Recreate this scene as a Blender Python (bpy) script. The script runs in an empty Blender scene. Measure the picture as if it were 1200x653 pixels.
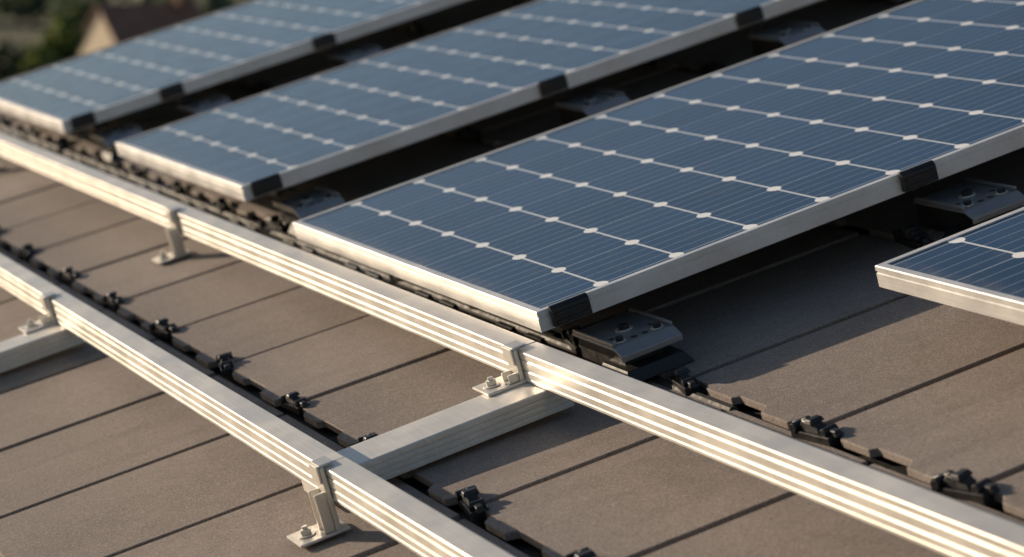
import bpy, bmesh, math, random
from mathutils import Matrix, Vector
random.seed(7)
scene=bpy.context.scene
# ---------------------------------------------------------------- frame
TILT=math.radians(16.04); Z0=15.04
W=Matrix.Translation((0,0,Z0))@Matrix.Rotation(TILT,4,'X')   # roof frame: x along eaves, y up the slope, z normal
ROOF=-0.12

# ---------------------------------------------------------------- materials
def new_mat(name):
    m=bpy.data.materials.new(name); m.use_nodes=True
    nt=m.node_tree; b=nt.nodes['Principled BSDF']; return m,nt,b
def N(nt,t,**k):
    n=nt.nodes.new(t)
    for a,v in k.items(): setattr(n,a,v)
    return n
def setin(nt,sock,v):
    if isinstance(v,bpy.types.NodeSocket): nt.links.new(v,sock)
    else: sock.default_value=v
def math_(nt,op,a,b=None,c=None):
    n=N(nt,'ShaderNodeMath',operation=op); setin(nt,n.inputs[0],a)
    if b is not None: setin(nt,n.inputs[1],b)
    if c is not None: setin(nt,n.inputs[2],c)
    return n.outputs[0]
def ramp(nt,v,a,b,lo=0.,hi=1.,smooth=True):
    n=N(nt,'ShaderNodeMapRange'); n.interpolation_type='SMOOTHSTEP' if smooth else 'LINEAR'
    setin(nt,n.inputs['Value'],v); n.inputs['From Min'].default_value=a; n.inputs['From Max'].default_value=b
    n.inputs['To Min'].default_value=lo; n.inputs['To Max'].default_value=hi
    return n.outputs['Result']
def mixc(nt,f,a,b,bt='MIX'):
    n=N(nt,'ShaderNodeMix',data_type='RGBA',blend_type=bt); setin(nt,n.inputs[0],f)
    for s,v in ((n.inputs[6],a),(n.inputs[7],b)):
        if isinstance(v,bpy.types.NodeSocket): nt.links.new(v,s)
        else: s.default_value=(*v,1) if len(v)==3 else v
    return n.outputs[2]
def noise(nt,vec,scale,detail=3,rough=.5):
    n=N(nt,'ShaderNodeTexNoise'); n.inputs['Scale'].default_value=scale; n.inputs['Detail'].default_value=detail
    n.inputs['Roughness'].default_value=rough; nt.links.new(vec,n.inputs['Vector']); return n.outputs['Fac']
def bump(nt,h,strength,dist,bsdf):
    n=N(nt,'ShaderNodeBump'); n.inputs['Strength'].default_value=strength; n.inputs['Distance'].default_value=dist
    nt.links.new(h,n.inputs['Height']); nt.links.new(n.outputs[0],bsdf.inputs['Normal']); return n

def mat_metal(name,col,metal,rough,scr=(8,300,300)):
    m,nt,b=new_mat(name)
    tc=N(nt,'ShaderNodeTexCoord').outputs['Object']
    mp=N(nt,'ShaderNodeMapping'); mp.inputs['Scale'].default_value=scr; nt.links.new(tc,mp.inputs[0])
    st=noise(nt,mp.outputs[0],1.0,3)
    bl=noise(nt,tc,9,4,.6); fine=noise(nt,tc,160,3,.6)
    f=math_(nt,'ADD',math_(nt,'MULTIPLY',st,.3),math_(nt,'MULTIPLY',bl,.7))
    c=mixc(nt,ramp(nt,f,.35,.65),tuple(x*.80 for x in col),col)
    c=mixc(nt,ramp(nt,fine,.6,.75,0,.3),c,(col[0]*.5,col[1]*.46,col[2]*.4))
    nt.links.new(c,b.inputs['Base Color']); b.inputs['Metallic'].default_value=metal
    nt.links.new(ramp(nt,bl,.3,.7,rough-.07,rough+.1),b.inputs['Roughness'])
    bump(nt,st,.12,.002,b); return m
M_ALU=mat_metal('rail_aluminium',(.80,.77,.72),.35,.42)
M_FRAME=mat_metal('frame_aluminium',(.80,.79,.78),.35,.38)
M_STEEL=mat_metal('steel_bracket',(.74,.71,.66),.5,.38,(60,60,60))
M_DKALU=mat_metal('grey_foot_metal',(.33,.33,.34),.5,.36,(40,40,40))
def mat_black(name,col=(.012,.012,.013),rough=.42):
    m,nt,b=new_mat(name); tc=N(nt,'ShaderNodeTexCoord').outputs['Object']
    n=noise(nt,tc,60,4,.6); n2=noise(nt,tc,14,3)
    c=mixc(nt,ramp(nt,n,.5,.8,0,.5),col,tuple(x*3+.01 for x in col))
    c=mixc(nt,ramp(nt,n2,.5,.75,0,.35),c,(.06,.05,.042))
    nt.links.new(c,b.inputs['Base Color']); nt.links.new(ramp(nt,n,.3,.7,rough-.08,rough+.12),b.inputs['Roughness'])
    bump(nt,n,.25,.002,b); return m
M_BLACK=mat_black('black_plastic'); M_RUBBER=mat_black('black_rubber',(.018,.016,.015),.6)

def mat_tile():
    m,nt,b=new_mat('mineral_roof_tile'); tc=N(nt,'ShaderNodeTexCoord').outputs['Object']
    at=N(nt,'ShaderNodeAttribute',attribute_name='tint').outputs['Fac']
    big=noise(nt,tc,3.2,5,.6); med=noise(nt,tc,26,5,.65)
    vo=N(nt,'ShaderNodeTexVoronoi'); vo.inputs['Scale'].default_value=480; nt.links.new(tc,vo.inputs['Vector'])
    gr=noise(nt,tc,300,2,.7)
    c=mixc(nt,ramp(nt,big,.3,.7),(.215,.178,.156),(.290,.245,.217))
    c=mixc(nt,ramp(nt,med,.35,.75,0,.5),c,(.325,.276,.246))
    c=mixc(nt,ramp(nt,at,0,1,0,.55,False),c,(.165,.136,.118))
    sp=N(nt,'ShaderNodeSeparateColor'); nt.links.new(vo.outputs['Color'],sp.inputs[0])
    c=mixc(nt,ramp(nt,sp.outputs[0],.72,.95,0,.38),c,(.50,.44,.39))
    c=mixc(nt,ramp(nt,sp.outputs[1],.75,.95,0,.45),c,(.085,.070,.060))
    mp=N(nt,'ShaderNodeMapping'); mp.inputs['Scale'].default_value=(14,1.6,1); nt.links.new(tc,mp.inputs[0])
    stn=noise(nt,mp.outputs[0],1.0,4,.6); c=mixc(nt,ramp(nt,stn,.52,.75,0,.35),c,(.14,.117,.102))
    nt.links.new(c,b.inputs['Base Color']); b.inputs['Roughness'].default_value=.8
    b.inputs['Specular IOR Level'].default_value=.4
    h=math_(nt,'ADD',math_(nt,'MULTIPLY',gr,.5),math_(nt,'ADD',math_(nt,'MULTIPLY',sp.outputs[2],.35),math_(nt,'MULTIPLY',med,.6)))
    bump(nt,h,.33,.003,b); return m
M_TILE=mat_tile()

CP_U=.1527; CP_V=.1285
def mat_cells():
    m,nt,b=new_mat('solar_cells_under_glass'); tc=N(nt,'ShaderNodeTexCoord').outputs['Object']
    s=N(nt,'ShaderNodeSeparateXYZ'); nt.links.new(tc,s.inputs[0]); x,y=s.outputs[0],s.outputs[1]
    def near(v,off,p):
        q=math_(nt,'DIVIDE',math_(nt,'SUBTRACT',v,off),p)
        q=math_(nt,'FRACT',math_(nt,'ADD',q,.5))
        return math_(nt,'MULTIPLY',math_(nt,'ABSOLUTE',math_(nt,'SUBTRACT',q,.5)),p)
    dx=near(x,.022,CP_U); dy=near(y,.12,CP_V); bb=near(x,.022,CP_U/5)
    cu=math_(nt,'FLOOR',math_(nt,'DIVIDE',math_(nt,'SUBTRACT',x,.022),CP_U)); cv=math_(nt,'FLOOR',math_(nt,'DIVIDE',math_(nt,'SUBTRACT',y,.12),CP_V))
    cx=N(nt,'ShaderNodeCombineXYZ'); nt.links.new(cu,cx.inputs[0]); nt.links.new(cv,cx.inputs[1])
    wn=N(nt,'ShaderNodeTexWhiteNoise'); nt.links.new(cx.outputs[0],wn.inputs['Vector'])
    big=noise(nt,tc,2.2,3)
    c=mixc(nt,ramp(nt,wn.outputs[0],0,1,0,1,False),(.009,.029,.076),(.019,.050,.120))
    c=mixc(nt,ramp(nt,big,.3,.7,0,.5),c,(.016,.052,.124))
    c=mixc(nt,ramp(nt,bb,.0004,.0012,.75,0),c,(.30,.37,.47))
    c=mixc(nt,ramp(nt,dx,.0006,.0016,.8,0),c,(.42,.48,.56))
    c=mixc(nt,ramp(nt,dy,.0013,.0026,.97,0),c,(.80,.82,.84))
    d=math_(nt,'ADD',math_(nt,'POWER',math_(nt,'DIVIDE',dx,.0155),1.7),math_(nt,'POWER',math_(nt,'DIVIDE',dy,.0115),1.7))
    c=mixc(nt,ramp(nt,d,.85,1.1,1,0),c,(.98,.98,.97))
    dust=noise(nt,tc,14,6,.7); sp=noise(nt,tc,220,2,.5)
    c=mixc(nt,ramp(nt,dust,.45,.8,.0,.06),c,(.42,.38,.33))
    c=mixc(nt,ramp(nt,sp,.70,.78,0,.3),c,(.45,.42,.38))
    edge=math_(nt,'MULTIPLY',ramp(nt,y,.006,.05,1,0),ramp(nt,dust,.35,.65,.1,.8))
    c=mixc(nt,math_(nt,'MULTIPLY',edge,.30),c,(.36,.31,.26))
    nt.links.new(c,b.inputs['Base Color'])
    nt.links.new(ramp(nt,dust,.3,.8,.13,.28),b.inputs['Roughness'])
    b.inputs['IOR'].default_value=1.45
    return m
M_CELL=mat_cells()
def mat_plain(name,c1,c2,scale,rough=.8,bs=.3,bd=.02):
    m,nt,b=new_mat(name); tc=N(nt,'ShaderNodeTexCoord').outputs['Object']
    n=noise(nt,tc,scale,5,.6); nt.links.new(mixc(nt,ramp(nt,n,.3,.7),c1,c2),b.inputs['Base Color'])
    b.inputs['Roughness'].default_value=rough; bump(nt,n,bs,bd,b); return m
M_UNDER=mat_plain('dark_underlay',(.012,.011,.010),(.025,.022,.02),20,.9)
M_WALL=mat_plain('render_wall',(.54,.45,.34),(.62,.52,.40),3,.9)
M_BRICK=mat_plain('wall_plaster',(.30,.25,.20),(.38,.32,.26),2,.9)
M_RTILE=mat_plain('clay_roof',(.17,.085,.06),(.26,.13,.09),1.5,.85)
M_WIN=mat_plain('window_glass',(.02,.025,.03),(.03,.035,.045),2,.1,.0)
M_WHITE=mat_plain('white_trim',(.7,.68,.64),(.78,.76,.72),8,.6)
M_DOOR=mat_plain('door_wood',(.09,.045,.02),(.14,.07,.035),8,.6)
M_GROUND=mat_plain('grass_ground',(.045,.058,.022),(.10,.095,.045),.05,.95,.4,.1)
M_BARK=mat_plain('bark',(.06,.045,.03),(.11,.085,.06),6,.9)
def mat_leaf(name,dark,light,tr=.4):
    m,nt,b=new_mat(name)
    at=N(nt,'ShaderNodeAttribute',attribute_name='tint').outputs['Fac']
    c=mixc(nt,at,dark,light)
    nt.links.new(c,b.inputs['Base Color']); b.inputs['Roughness'].default_value=.6
    t=N(nt,'ShaderNodeBsdfTranslucent'); nt.links.new(c,t.inputs[0]); mx=N(nt,'ShaderNodeMixShader'); mx.inputs[0].default_value=tr
    nt.links.new(b.outputs[0],mx.inputs[1]); nt.links.new(t.outputs[0],mx.inputs[2]); nt.links.new(mx.outputs[0],nt.nodes['Material Output'].inputs[0])
    return m
M_LEAF=mat_leaf('foliage',(.07,.11,.03),(.26,.31,.08),.5)
M_LEAFD=mat_leaf('foliage_dark',(.018,.030,.014),(.07,.09,.035),.3)
M_LEAFF=mat_leaf('foliage_far',(.06,.09,.06),(.17,.20,.11),.5)  # distance haze painted into the leaf colour as a paler, greyer green

# ---------------------------------------------------------------- mesh builder
class MB:
    def __init__(s): s.v=[];s.f=[];s.m=[];s.t=[]
    def add(s,vs,fs,mat=0,tint=0.):
        o=len(s.v); s.v+= [tuple(p) for p in vs]
        for f in fs: s.f.append(tuple(i+o for i in f)); s.m.append(mat); s.t.append(tint)
    def box(s,a,b,mat=0,tint=0.,top=None,M=None):
        (x0,y0,z0),(x1,y1,z1)=a,b
        vs=[(x0,y0,z0),(x1,y0,z0),(x1,y1,z0),(x0,y1,z0),(x0,y0,z1),(x1,y0,z1),(x1,y1,z1),(x0,y1,z1)]
        if top:
            ix,iy=top; vs[4]=(x0+ix,y0+iy,z1);vs[5]=(x1-ix,y0+iy,z1);vs[6]=(x1-ix,y1-iy,z1);vs[7]=(x0+ix,y1-iy,z1)
        if M: vs=[tuple(M@Vector(p)) for p in vs]
        s.add(vs,[(0,3,2,1),(4,5,6,7),(0,1,5,4),(1,2,6,5),(2,3,7,6),(3,0,4,7)],mat,tint)
    def cyl(s,p0,p1,r0,r1=None,n=14,mat=0,tint=0.):
        r1=r0 if r1 is None else r1
        p0=Vector(p0);p1=Vector(p1);d=(p1-p0).normalized()
        a=d.orthogonal().normalized();b=d.cross(a)
        vs=[];
        for p,r in ((p0,r0),(p1,r1)):
            for i in range(n):
                t=2*math.pi*i/n; vs.append(p+a*math.cos(t)*r+b*math.sin(t)*r)
        fs=[(i,(i+1)%n,n+(i+1)%n,n+i) for i in range(n)]+[tuple(range(n-1,-1,-1)),tuple(range(n,2*n))]
        s.add(vs,fs,mat,tint)
    def extr(s,prof,axis,a0,a1,mat=0):
        n=len(prof)
        def P(a,q): return (a,q[0],q[1]) if axis=='x' else (q[0],a,q[1])
        vs=[P(a0,q) for q in prof]+[P(a1,q) for q in prof]
        fs=[(i,(i+1)%n,n+(i+1)%n,n+i) for i in range(n)]+[tuple(range(n-1,-1,-1)),tuple(range(n,2*n))]
        s.add(vs,fs,mat)
    def make(s,name,mats,origin=(0,0,0),parent=None,bevel=0,seg=2,world=None,smooth=False):
        o=Vector(origin)
        me=bpy.data.meshes.new(name); me.from_pydata([tuple(Vector(p)-o) for p in s.v],[],s.f)
        for m in mats: me.materials.append(m)
        for p,mi in zip(me.polygons,s.m): p.material_index=mi
        at=me.attributes.new('tint','FLOAT','FACE')
        for i,t in enumerate(s.t): at.data[i].value=t
        bm=bmesh.new(); bm.from_mesh(me)
        if len(bm.faces)<20000: bmesh.ops.recalc_face_normals(bm,faces=bm.faces)
        bm.to_mesh(me); bm.free()
        ob=bpy.data.objects.new(name,me); scene.collection.objects.link(ob)
        if parent: ob.parent=parent
        else: ob.matrix_world=(world if world is not None else W)@Matrix.Translation(o)
        if bevel:
            md=ob.modifiers.new('bevel','BEVEL'); md.width=bevel; md.segments=seg; md.limit_method='ANGLE'; md.angle_limit=math.radians(35)
        if smooth:
            for p in me.polygons: p.use_smooth=True
        return ob
def empty(name,origin=(0,0,0),world=None):
    e=bpy.data.objects.new(name,None); e.empty_display_size=.1; scene.collection.objects.link(e)
    e.matrix_world=(world if world is not None else W)@Matrix.Translation(origin); return e

# ---------------------------------------------------------------- roof and house
U0,U1=-8.27,3.2
PU=.361
LINES=[-1.62,-1.10,-.58,-.06,.46,.982,1.39,1.92,2.44,2.96,3.48,4.0,4.52,5.04]
OFFS=[-3.03 if i%2 else -3.18 for i in range(len(LINES))]
OFFS[4]=-3.757; OFFS[5]=-3.03; OFFS[6]=-3.18
V_LO=LINES[0]; V_HI=LINES[-1]
house=empty('house',(0,0,0))
tb=MB(); gap=.0074
for k in range(len(LINES)-1):
    v0=LINES[k]; v1=LINES[k+1]; off=OFFS[k]
    n0=int((U0-off)/PU)-1
    u=off+n0*PU
    while u<U1:
        a=max(u+gap,U0); b=min(u+PU-gap,U1)
        wide=(k==6 and b<-3.3); wideh=(k==5 and b<-3.3)
        lo_=.024 if wide else .012
        hi_=.032 if wideh else .006
        if b-a>.03:
            dz=random.uniform(-.0018,.0018); t=random.random()
            zt=ROOF+dz; zb=ROOF-.008+dz
            y0,y1=v0+lo_+random.uniform(-.001,.001),v1-hi_
            xs=[(a,y0)]; q=a+.045
            while q+.09<b:
                wq=random.uniform(.055,.075); dp=random.uniform(.010,.017)
                xs+=[(q,y0),(q+.014,y0-dp),(q+.014+wq,y0-dp),(q+.022+wq,y0)]; q+=.165
            xs+=[(b,y0)]
            poly=xs+[(b,y1),(a,y1)]; n=len(poly)
            def zz(y): return zt+(zb-zt)*max(0,(y-y0))/(y1-y0)
            top=[(x,y,zz(y)) for x,y in poly]
            bot=[(x,y,zz(y)-.012) for x,y in poly]
            tb.add(top+bot,[tuple(range(n)),tuple(range(2*n-1,n-1,-1))]+[(i,n+i,n+(i+1)%n,(i+1)%n) for i in range(n)],0,t)
        u+=PU
tb.make('roof_tiles',[M_TILE],parent=house,bevel=.0018)
ub=MB(); ub.box((U0+.01,V_LO,ROOF-.09),(U1-.01,V_HI,ROOF-.034)); ub.make('roof_underlay',[M_UNDER],parent=house)
vb=MB(); vb.box((U0-.035,V_LO,ROOF-.20),(U0-.003,V_HI,ROOF+.012)); vb.box((U1+.003,V_LO,ROOF-.20),(U1+.035,V_HI,ROOF+.012)); vb.make('verge_board',[M_UNDER],parent=house,bevel=.003)
sb=MB()
for k in range(1,len(LINES)-1):
    v=LINES[k]
    sb.box((U0+.01,v-.045,ROOF-.033),(U1-.01,v+.03,ROOF-.022),0)
    if k==6:
        for dv,r,h in ((-.026,.0065,-.015),(-.008,.008,-.012),):
            sb.cyl((U0+.02,v+dv,ROOF+h),(-3.02,v+dv,ROOF+h),r,n=10)
sb.make('joint_strips',[M_RUBBER],parent=house)
cb=MB()
def clip(mb,u,v,s=1.,rot=0.,z=ROOF):
    M=Matrix.Translation((u,v,z))@Matrix.Rotation(rot,4,'Z')@Matrix.Scale(s,4)
    mb.box((-.044,-.014,-.012),(.044,.014,.003),0,M=M)
    mb.box((-.030,-.010,.003),(.018,.010,.017),0,top=(.008,.004),M=M)
    mb.box((-.010,-.013,.015),(.008,.013,.022),0,top=(.003,.003),M=M)
    mb.box((.018,-.007,.002),(.054,.007,.011),0,top=(.004,.002),M=M)
    for a,b,r in (((-.034,-.016,.006),(-.034,.016,.006),.008),((.030,-.012,.007),(.030,.012,.007),.007)):
        mb.cyl(M@Vector(a),M@Vector(b),r*s,n=12)
    mb.cyl(M@Vector((-.056,.004,.003)),M@Vector((-.020,.004,.014)),.005*s,n=8)
for k in range(1,len(LINES)-1):
    off=OFFS[k] if k>=6 else OFFS[k-1]
    if k==5: off=-3.757
    v=LINES[k]; n0=int((U0-off)/PU); u=off+n0*PU
    while u<U1-.1:
        if u>U0+.1:
            clip(cb,u+random.uniform(-.014,.014),v+(.014 if k==5 else 0),random.uniform(.78,1.0),random.uniform(-.25,.25))
            if k==6 and u<-3.4:
                for w_ in (.13,.245):
                    uu=u+w_
                    cb.box((uu-.045,v-.032,ROOF-.022),(uu+.045,v+.020,ROOF-.007),0,top=(.014,.010))
        u+=PU
cb.make('tile_clips',[M_BLACK],parent=house,bevel=.0018)
def rp(u,v,w=ROOF-.10): return W@Vector((u,v,w))
hb=MB()
pL=rp(0,V_LO+.35); pH=rp(0,V_HI)
ux0,ux1=U0+.35,U1-.35
yl,zl=pL.y,pL.z; yh,zh=pH.y,pH.z; yb=yh+(yh-yl)
hb.add([(ux0,yl,0),(ux1,yl,0),(ux1,yl,zl),(ux0,yl,zl)],[(0,1,2,3)],0)
hb.add([(ux0,yb,0),(ux1,yb,0),(ux1,yb,zl),(ux0,yb,zl)],[(0,1,2,3)],0)
for ux in (ux0,ux1):
    hb.add([(ux,yl,0),(ux,yb,0),(ux,yb,zl),(ux,yh,zh),(ux,yl,zl)],[(0,1,2,3,4)],0)
for fl in range(5):
    for xx in (-6.5,-3.8,-1.,1.3):
        z=1.0+fl*2.75
        if z+1.4<zl:
            hb.box((xx-.5,yl-.04,z),(xx+.5,yl-.005,z+1.3),1); hb.box((xx-.58,yl-.07,z-.08),(xx+.58,yl-.006,z-.002),2)
            hb.box((xx-.02,yl-.06,z),(xx+.02,yl-.042,z+1.3),2)
hw=hb.make('walls',[M_BRICK,M_WIN,M_WHITE],world=Matrix.Identity(4))
hw.parent=house; hw.matrix_parent_inverse=house.matrix_world.inverted()
bs=MB(); a=rp(U0,V_HI,ROOF-.03)
bs.add([(U0,yh,a.z),(U1,yh,a.z),(U1,yb+.4,zl-.1),(U0,yb+.4,zl-.1),(U0,yh,a.z-.08),(U1,yh,a.z-.08),(U1,yb+.4,zl-.18),(U0,yb+.4,zl-.18)],[(0,1,2,3),(7,6,5,4),(0,4,5,1),(1,5,6,2),(2,6,7,3),(3,7,4,0)])
bo=bs.make('back_slope',[M_TILE],world=Matrix.Identity(4)); bo.parent=house; bo.matrix_parent_inverse=house.matrix_world.inverted()
rb=MB(); rb.cyl((U0,V_HI,ROOF-.06),(U1,V_HI,ROOF-.06),.10,n=20); rb.make('ridge_cap',[M_TILE],parent=house)

# ---------------------------------------------------------------- solar panels
PW=1.12; FT=.031; LIP=.012
def panel(u0,v0,width=1.12,rows=15,z=0.):
    L=.12+rows*CP_V+.012
    e=empty('solar_panel',(u0,v0,z)); e.scale=(width/PW,1,1)
    g=MB(); g.box((LIP*.5,LIP*.5,-.008),(PW-LIP*.5,L-LIP*.5,-.0022),0); g.make('glass_and_cells',[M_CELL],parent=e)
    bk=MB(); bk.box((.02,.02,-.014),(PW-.02,L-.02,-.0095),0)
    bk.box((.45,L*.5-.06,-.034),(.60,L*.5+.04,-.0145),0); bk.make('backsheet',[M_RUBBER],parent=e)
    f=MB()
    pr=[(0,-.0012),(.0012,0),(LIP,0),(LIP,-.0020),(.0035,-.0022),(.0035,-FT+.003),(.022,-FT+.003),(.022,-FT),(0,-FT),(0,-.0115),(.0014,-.0105),(.0014,-.0085),(0,-.0075)]
    n=len(pr); rings=[]
    for (cx,cy,sx,sy) in ((0,0,1,1),(PW,0,-1,1),(PW,L,-1,-1),(0,L,1,-1)):
        rings.append([(cx+sx*a,cy+sy*a,b) for a,b in pr])
    vs=[p for r in rings for p in r]; fs=[]
    for r in range(4):
        r2=(r+1)%4
        for i in range(n):
            j=(i+1)%n; fs.append((r*n+i,r*n+j,r2*n+j,r2*n+i))
    f.add(vs,fs); f.make('frame',[M_FRAME],parent=e)
P=[(-4.438,1.268,1.09),(-5.86,1.318,.965),(-7.47,1.325,1.065),(-2.985,1.622,1.12)]
for q in P: panel(*q)

def clamp(u,v,z=0.):
    """end clamp gripping the right-hand frame edge at (u,v) with its foot plate"""
    e=empty('panel_mounting_clamp',(u,v,z))
    b=MB()
    b.extr([(-.0015,.0010),(-.0015,.0028),(.004,.0028),(.010,-.003),(.010,-.028),(.0012,-.028),(.0012,.0010)],'y',-.031,.031,0)
    b.box((.0103,-.026,-.013),(.013,.026,-.008),0); b.box((.0103,-.026,-.025),(.013,.026,-.020),0)
    b.make('jaw',[M_BLACK],parent=e,bevel=.0014)
    p=MB(); zt=-.066
    p.extr([(-.060,zt),(.082,zt),(.104,zt-.010),(.104,zt-.019),(.100,zt-.019),(.100,zt-.012),(.081,zt-.005),(-.060,zt-.005)],'y',.018,.118,0)
    p.box((-.055,.018,zt+.0003),(.080,.023,zt+.006),0); p.box((-.055,.113,zt+.0003),(.080,.118,zt+.006),0)
    p.box((-.085,.035,-.118),(.070,.100,zt-.0055),1)
    p.box((.010,.012,-.118),(.112,.124,-.100),1,top=(.010,.010))
    p.make('foot_plate',[M_DKALU,M_BLACK],parent=e,bevel=.0012)
    q=MB()
    for (x,y,r) in ((.064,.038,.0065),(.068,.098,.0065),(.018,.068,.009)):
        q.cyl((x,y,zt+.0003),(x,y,zt+.0018),r*1.5,n=18,mat=1); q.cyl((x,y,zt+.0018),(x,y,zt+.008),r,n=6,mat=0)
    for (x,y,r) in ((.066,.060,.0055),(.066,.078,.0055),(.040,.036,.004),(.040,.100,.004)):
        q.cyl((x,y,zt-.003),(x,y,zt+.0008),r,n=14,mat=0)
    q.make('bolts',[M_BLACK,M_STEEL],parent=e,bevel=.0005)
def beam(u0,u1,v):
    b=MB(); o=(u0,v,-.06)
    b.extr([(v-.02,-.0325),(v+.02,-.0325),(v+.02,-.070),(v+.008,-.070),(v+.008,-.065),(v-.008,-.065),(v-.008,-.070),(v-.02,-.070)],'x',u0,u1)
    b.make('support_beam',[M_BLACK],origin=o,bevel=.001)
cl={0:[1.318,1.925,2.75],1:[1.368,2.02,2.50],2:[1.378,1.62,2.05,2.6],3:[2.1,2.7]}
for i,l in cl.items():
    u0=P[i][0]; wd=P[i][2]
    for v in l:
        clamp(u0+wd,v); beam(u0+.02,u0+wd-.12,v+.07)

# ---------------------------------------------------------------- rails
RH=.046; RW=.036; ZT=-.030
def rail_prof(v,zt,w=RW,h=RH,d=.0017):
    f=[(v+.0015,zt),(v,zt-.0015)]
    for g in (.0110,.0275):
        f+=[(v,zt-g),(v+d,zt-g-.0008),(v+d,zt-g-.0020),(v,zt-g-.0028)]
    f+=[(v,zt-.0405),(v-.0010,zt-.0415),(v-.0010,zt-h)]
    return f+[(2*v+w-a,z) for a,z in reversed(f)]
def rail(u0,u1,v,zt,skew=0.,name='mounting_rail'):
    b=MB(); b.extr(rail_prof(0,0),'x',0,u1-u0)
    ob=b.make(name,[M_ALU],bevel=.0005,seg=1)
    ob.matrix_world=W@Matrix.Translation((u0,v,zt))@Matrix.Rotation(skew,4,'Z')
R2V=1.212; R1V=.842
rail(-8.1,-5.035,R2V-.012,ZT,.0015); rail(-5.030,-3.318,R2V-.008,ZT,.003); rail(-3.313,2.6,R2V-.003,ZT,.010)
rail(-8.1,-4.665,R1V,ZT); rail(-4.660,-3.145,R1V,ZT); rail(-3.140,2.6,R1V,ZT+.001)
def cross(u0,u1,v0,v1,zt):
    b=MB(); h=.036; d=.0022
    f=[(0.0015,0),(0,-.0015)]
    for g in (.009,.018,.027): f+=[(0,-g),(d,-g-.0008),(d,-g-.0024),(0,-g-.0032)]
    f+=[(0,-h)]
    w=u1-u0; prof=f+[(w-a,z) for a,z in reversed(f)]
    b.extr([(u0+a,zt+z) for a,z in prof],'y',v0,v1)
    b.make('cross_rail',[M_ALU],origin=(u0,v0,zt),bevel=.0005,seg=1)
cross(-3.325,-3.235,.858,1.245,-.0775)
cross(-4.66,-4.58,.25,.872,-.0775)
def bracket(u,v,foot=ROOF,w=.034,flip=1):
    e=empty('rail_bracket',(u,v,ZT)); b=MB()
    fz=foot-ZT
    b.box((-w/2,-.0085,fz+.004),(w/2,-.0014,.0035),0)
    b.box((-w/2,-.0085,.0038),(w/2,.014,.0070),0)
    b.box((-w/2,-.012,-.018),(w/2,-.0088,.0068),0)
    b.box((-w/2-.012*flip-.012,-.062,fz),(w/2+.002,.010,fz+.0045),0)
    b.box((-w/2+.003,-.024,fz+.0047),(-w/2+.008,-.009,-.030),0); b.box((w/2-.008,-.024,fz+.0047),(w/2-.003,-.009,-.030),0)
    b.make('plate',[M_STEEL],parent=e,bevel=.0014)
    c=MB(); x,y=-.012,-.042
    c.cyl((x,y,fz+.0048),(x,y,fz+.0065),.013,n=20); c.cyl((x,y,fz+.0068),(x,y,fz+.0135),.008,n=6); c.cyl((x,y,fz+.0135),(x,y,fz+.018),.0045,n=10)
    c.make('bolt',[M_STEEL],parent=e,bevel=.0006)
bracket(-3.318,R2V-.003,-.0772); bracket(-5.03,R2V-.009); bracket(-3.142,R1V); bracket(-4.662,R1V,-.0772)
bracket(-6.75,R2V-.011); bracket(-1.4,R2V+.015)

# ---------------------------------------------------------------- surroundings
I4=Matrix.Identity(4)
gb=MB(); n=24; R=3500
gb.add([(R*math.cos(2*math.pi*i/n),R*math.sin(2*math.pi*i/n),0) for i in range(n)],[tuple(range(n))]); gb.make('ground',[M_GROUND],world=I4)
cam_p=W@Vector((0,0,1))
def bearing(px,dist,py=35):
    x=(px-600)/3029; y=(py-326.5)/3029
    d=Vector((-.9064,.3944,0))+x*Vector((.399,.917,0))-y*Vector((-.1387,.0603,0)); d.normalize()
    return Vector((cam_p.x+d.x*dist,cam_p.y+d.y*dist,0))
def bg_house(loc,ang,Wd,Ln,eave,ridge,wallm,roofm):
    M=Matrix.Translation(loc)@Matrix.Rotation(ang,4,'Z')
    e=empty('gabled_house',(0,0,0),world=M)
    b=MB(); h=Wd/2
    b.add([(-h,0,0),(h,0,0),(h,0,eave),(0,0,ridge-.15),(-h,0,eave),(-h,Ln,0),(h,Ln,0),(h,Ln,eave),(0,Ln,ridge-.15),(-h,Ln,eave)],
      [(0,1,2,3,4),(9,8,7,6,5),(0,4,9,5),(1,6,7,2)]); b.make('walls',[wallm],parent=e)
    r=MB(); s=(ridge-eave)/h; o=.25
    for sg in (-1,1):
        a=[(0,-o,ridge),(sg*(h+o),-o,eave-o*s),(sg*(h+o),Ln+o,eave-o*s),(0,Ln+o,ridge)]
        bt=[(x,y,z-.18) for x,y,z in a]
        r.add(a+bt,[(0,1,2,3),(7,6,5,4),(0,4,5,1),(1,5,6,2),(2,6,7,3),(3,7,4,0)])
    r.make('roof',[roofm],parent=e)
    w=MB()
    for x,z in ((-1.3,1.),(1.3,1.)):
        w.box((x-.45,-.05,z),(x+.45,-.01,z+1.2),0); w.box((x-.5,-.09,z-.08),(x+.5,-.012,z-.002),1)
    for y in (1.2,Ln-2.):
        for sg in (-1,1):
            x0=sg*h; w.box((min(x0+sg*.01,x0+sg*.05),y,1.),(max(x0+sg*.01,x0+sg*.05),y+1,2.2),0)
    w.box((-.45,-.06,0.02),(.45,-.01,2.1),2)
    w.make('windows_and_door',[M_WIN,M_WHITE,M_DOOR],parent=e)
    c=MB(); c.box((.2,Ln*.78,ridge-.8),(.9,Ln*.78+.7,ridge+.9)); c.box((.12,Ln*.78-.08,ridge+.905),(.98,Ln*.78+.78,ridge+1.05)); c.make('chimney',[roofm],parent=e,bevel=.02)
p=bearing(117,190); bg_house(p,math.radians(14),6.4,7.8,4.3,7.4,M_WALL,M_RTILE)
p=bearing(330,230); bg_house(p,math.radians(-30),7,10,4.6,8.,M_WALL,M_RTILE)
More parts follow.
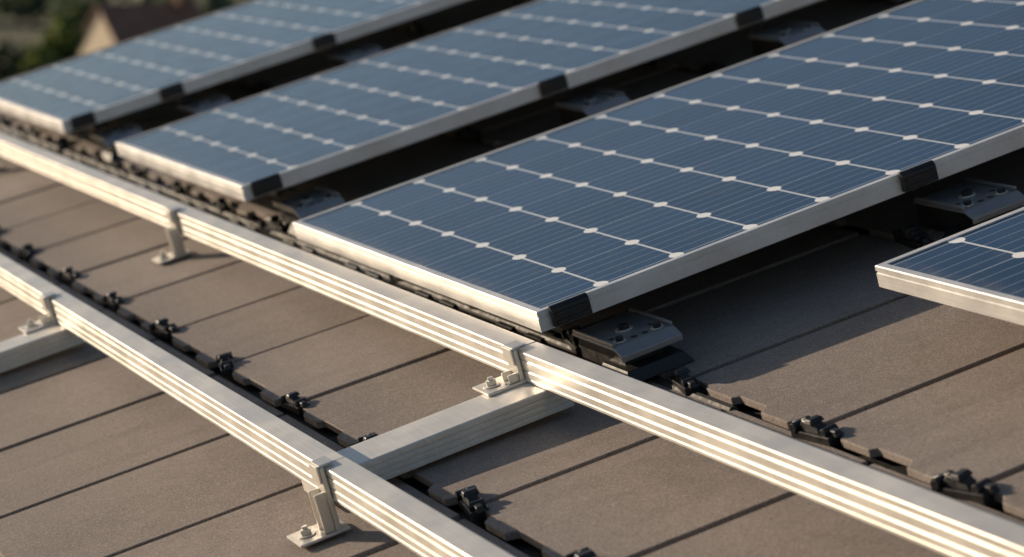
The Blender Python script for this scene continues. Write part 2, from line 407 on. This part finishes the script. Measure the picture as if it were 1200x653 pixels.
p=bearing(-260,170); bg_house(p,math.radians(20),7,10,4.2,7.6,M_WALL,M_RTILE)

def tree(loc,h,r,leafm,nc=60,seed=0,lf=.34):
    rnd=random.Random(seed); b=MB()
    z0=h*.28
    b.cyl((0,0,0),(0,0,z0),.035*h,.024*h,10,1); b.cyl((0,0,z0),(rnd.uniform(-.3,.3),rnd.uniform(-.3,.3),h*.8),.024*h,.008*h,8,1)
    for i in range(9):
        a=rnd.uniform(0,6.28); zz=rnd.uniform(z0*.9,h*.6); rr=r*rnd.uniform(.45,.8)
        b.cyl((0,0,zz),(rr*math.cos(a),rr*math.sin(a),zz+rr*rnd.uniform(.3,.9)),.011*h,.003*h,6,1)
    for i in range(nc):
        while True:
            q=Vector((rnd.uniform(-1,1),rnd.uniform(-1,1),rnd.uniform(-1,1)))
            if .25<q.length<1: break
        c=Vector((q.x*r,q.y*r,h*.62+q.z*h*.36)); cr=r*rnd.uniform(.16,.34); ct=rnd.random()
        for j in range(40):
            d=Vector((rnd.gauss(0,1),rnd.gauss(0,1),rnd.gauss(0,.8))).normalized()*cr*rnd.uniform(.5,1.05)
            pnt=c+d; s=lf*rnd.uniform(.5,1.1)
            nrm=(d+Vector((rnd.uniform(-1,1),rnd.uniform(-1,1),rnd.uniform(-.3,1)))*cr*.7).normalized()
            t1=nrm.orthogonal().normalized()*s; t2=nrm.cross(t1)*.6
            b.add([pnt-t1,pnt+t2,pnt+t1,pnt-t2],[(0,1,2,3)],0,min(1,max(0,ct*.6+rnd.uniform(0,.4))))
    b.make('tree',[leafm,M_BARK],world=Matrix.Translation(loc))
for i,(px,dist,h,r,dk) in enumerate([(74,172,8.2,1.7,0),(14,160,6.6,2.1,1),(46,150,7.2,1.5,0),(-70,150,8,3.0,0),(250,180,6.4,3.0,0),(400,170,7,4,0),(-150,140,8,3.8,1)]):
    tree(bearing(px,dist),h,r,M_LEAFD if dk else M_LEAF,seed=i*3+1)
b=MB(); rnd=random.Random(5)
spots=[]
for i in range(380):
    ang=rnd.uniform(0,2*math.pi); D=rnd.uniform(280,680); spots.append((Vector((D*math.cos(ang),D*math.sin(ang),0)),rnd.uniform(5,10)))
for i in range(46):   # wooded belt behind the neighbouring houses
    spots.append((bearing(rnd.uniform(-500,900),rnd.uniform(245,330)),rnd.uniform(4.5,8.)))
for c,H in spots:
    t0=rnd.random()
    b.cyl((c.x,c.y,0),(c.x,c.y,H*.5),.3,.15,6,1)
    for j in range(60):
        d=Vector((rnd.gauss(0,1),rnd.gauss(0,1),rnd.gauss(0,1))).normalized()*rnd.uniform(.5,1)
        pnt=c+Vector((d.x*H*.55,d.y*H*.55,H*.55+d.z*H*.42)); s=rnd.uniform(.7,1.6)
        nrm=(d+Vector((rnd.uniform(-1,1),rnd.uniform(-1,1),rnd.uniform(-1,1)))*.6).normalized()
        t1=nrm.orthogonal().normalized()*s; t2=nrm.cross(t1)*.8
        b.add([pnt-t1,pnt+t2,pnt+t1,pnt-t2],[(0,1,2,3)],0,min(1,t0*.5+rnd.uniform(0,.5)))
b.make('distant_trees',[M_LEAFF,M_BARK],world=I4)

# ---------------------------------------------------------------- light
d_roof=Vector((.79,.48,-.37)).normalized()
d_w=(W.to_3x3()@d_roof).normalized(); ts=-d_w
el=math.asin(ts.z); rotz=math.atan2(ts.x,ts.y)
w=bpy.data.worlds.new('World'); scene.world=w; w.use_nodes=True; nt=w.node_tree
sky=nt.nodes.new('ShaderNodeTexSky'); sky.sky_type='NISHITA'; sky.sun_disc=False; sky.sun_elevation=el; sky.sun_rotation=rotz%(2*math.pi)
sky.air_density=1.; sky.dust_density=1.0; sky.ozone_density=1.2
bg=nt.nodes['Background']; nt.links.new(sky.outputs[0],bg.inputs[0]); bg.inputs[1].default_value=.098
L=bpy.data.lights.new('sun','SUN'); L.energy=5.; L.angle=math.radians(.5); L.color=(1.,.81,.60)
lo=bpy.data.objects.new('sun',L); scene.collection.objects.link(lo); lo.rotation_euler=d_w.to_track_quat('-Z','Y').to_euler(); lo.location=(0,0,40)

# ---------------------------------------------------------------- camera
cam=bpy.data.cameras.new('camera'); co=bpy.data.objects.new('camera',cam); scene.collection.objects.link(co)
right=Vector((.39898,.88127,-.25334)); down=Vector((.13867,-.33109,-.93335)); fwd=Vector((-.90642,.33725,-.25431))
Rm=Matrix((right,-down,-fwd)).transposed().to_4x4()
co.matrix_world=W@Matrix.Translation((0,0,1))@Rm
cam.sensor_width=36; cam.lens=3029/1200*36; cam.clip_start=.05; cam.clip_end=9000
cam.dof.use_dof=True; cam.dof.focus_distance=3.65; cam.dof.aperture_fstop=4.4
scene.camera=co
scene.view_settings.view_transform='Standard'; scene.view_settings.look='None'; scene.view_settings.exposure=0
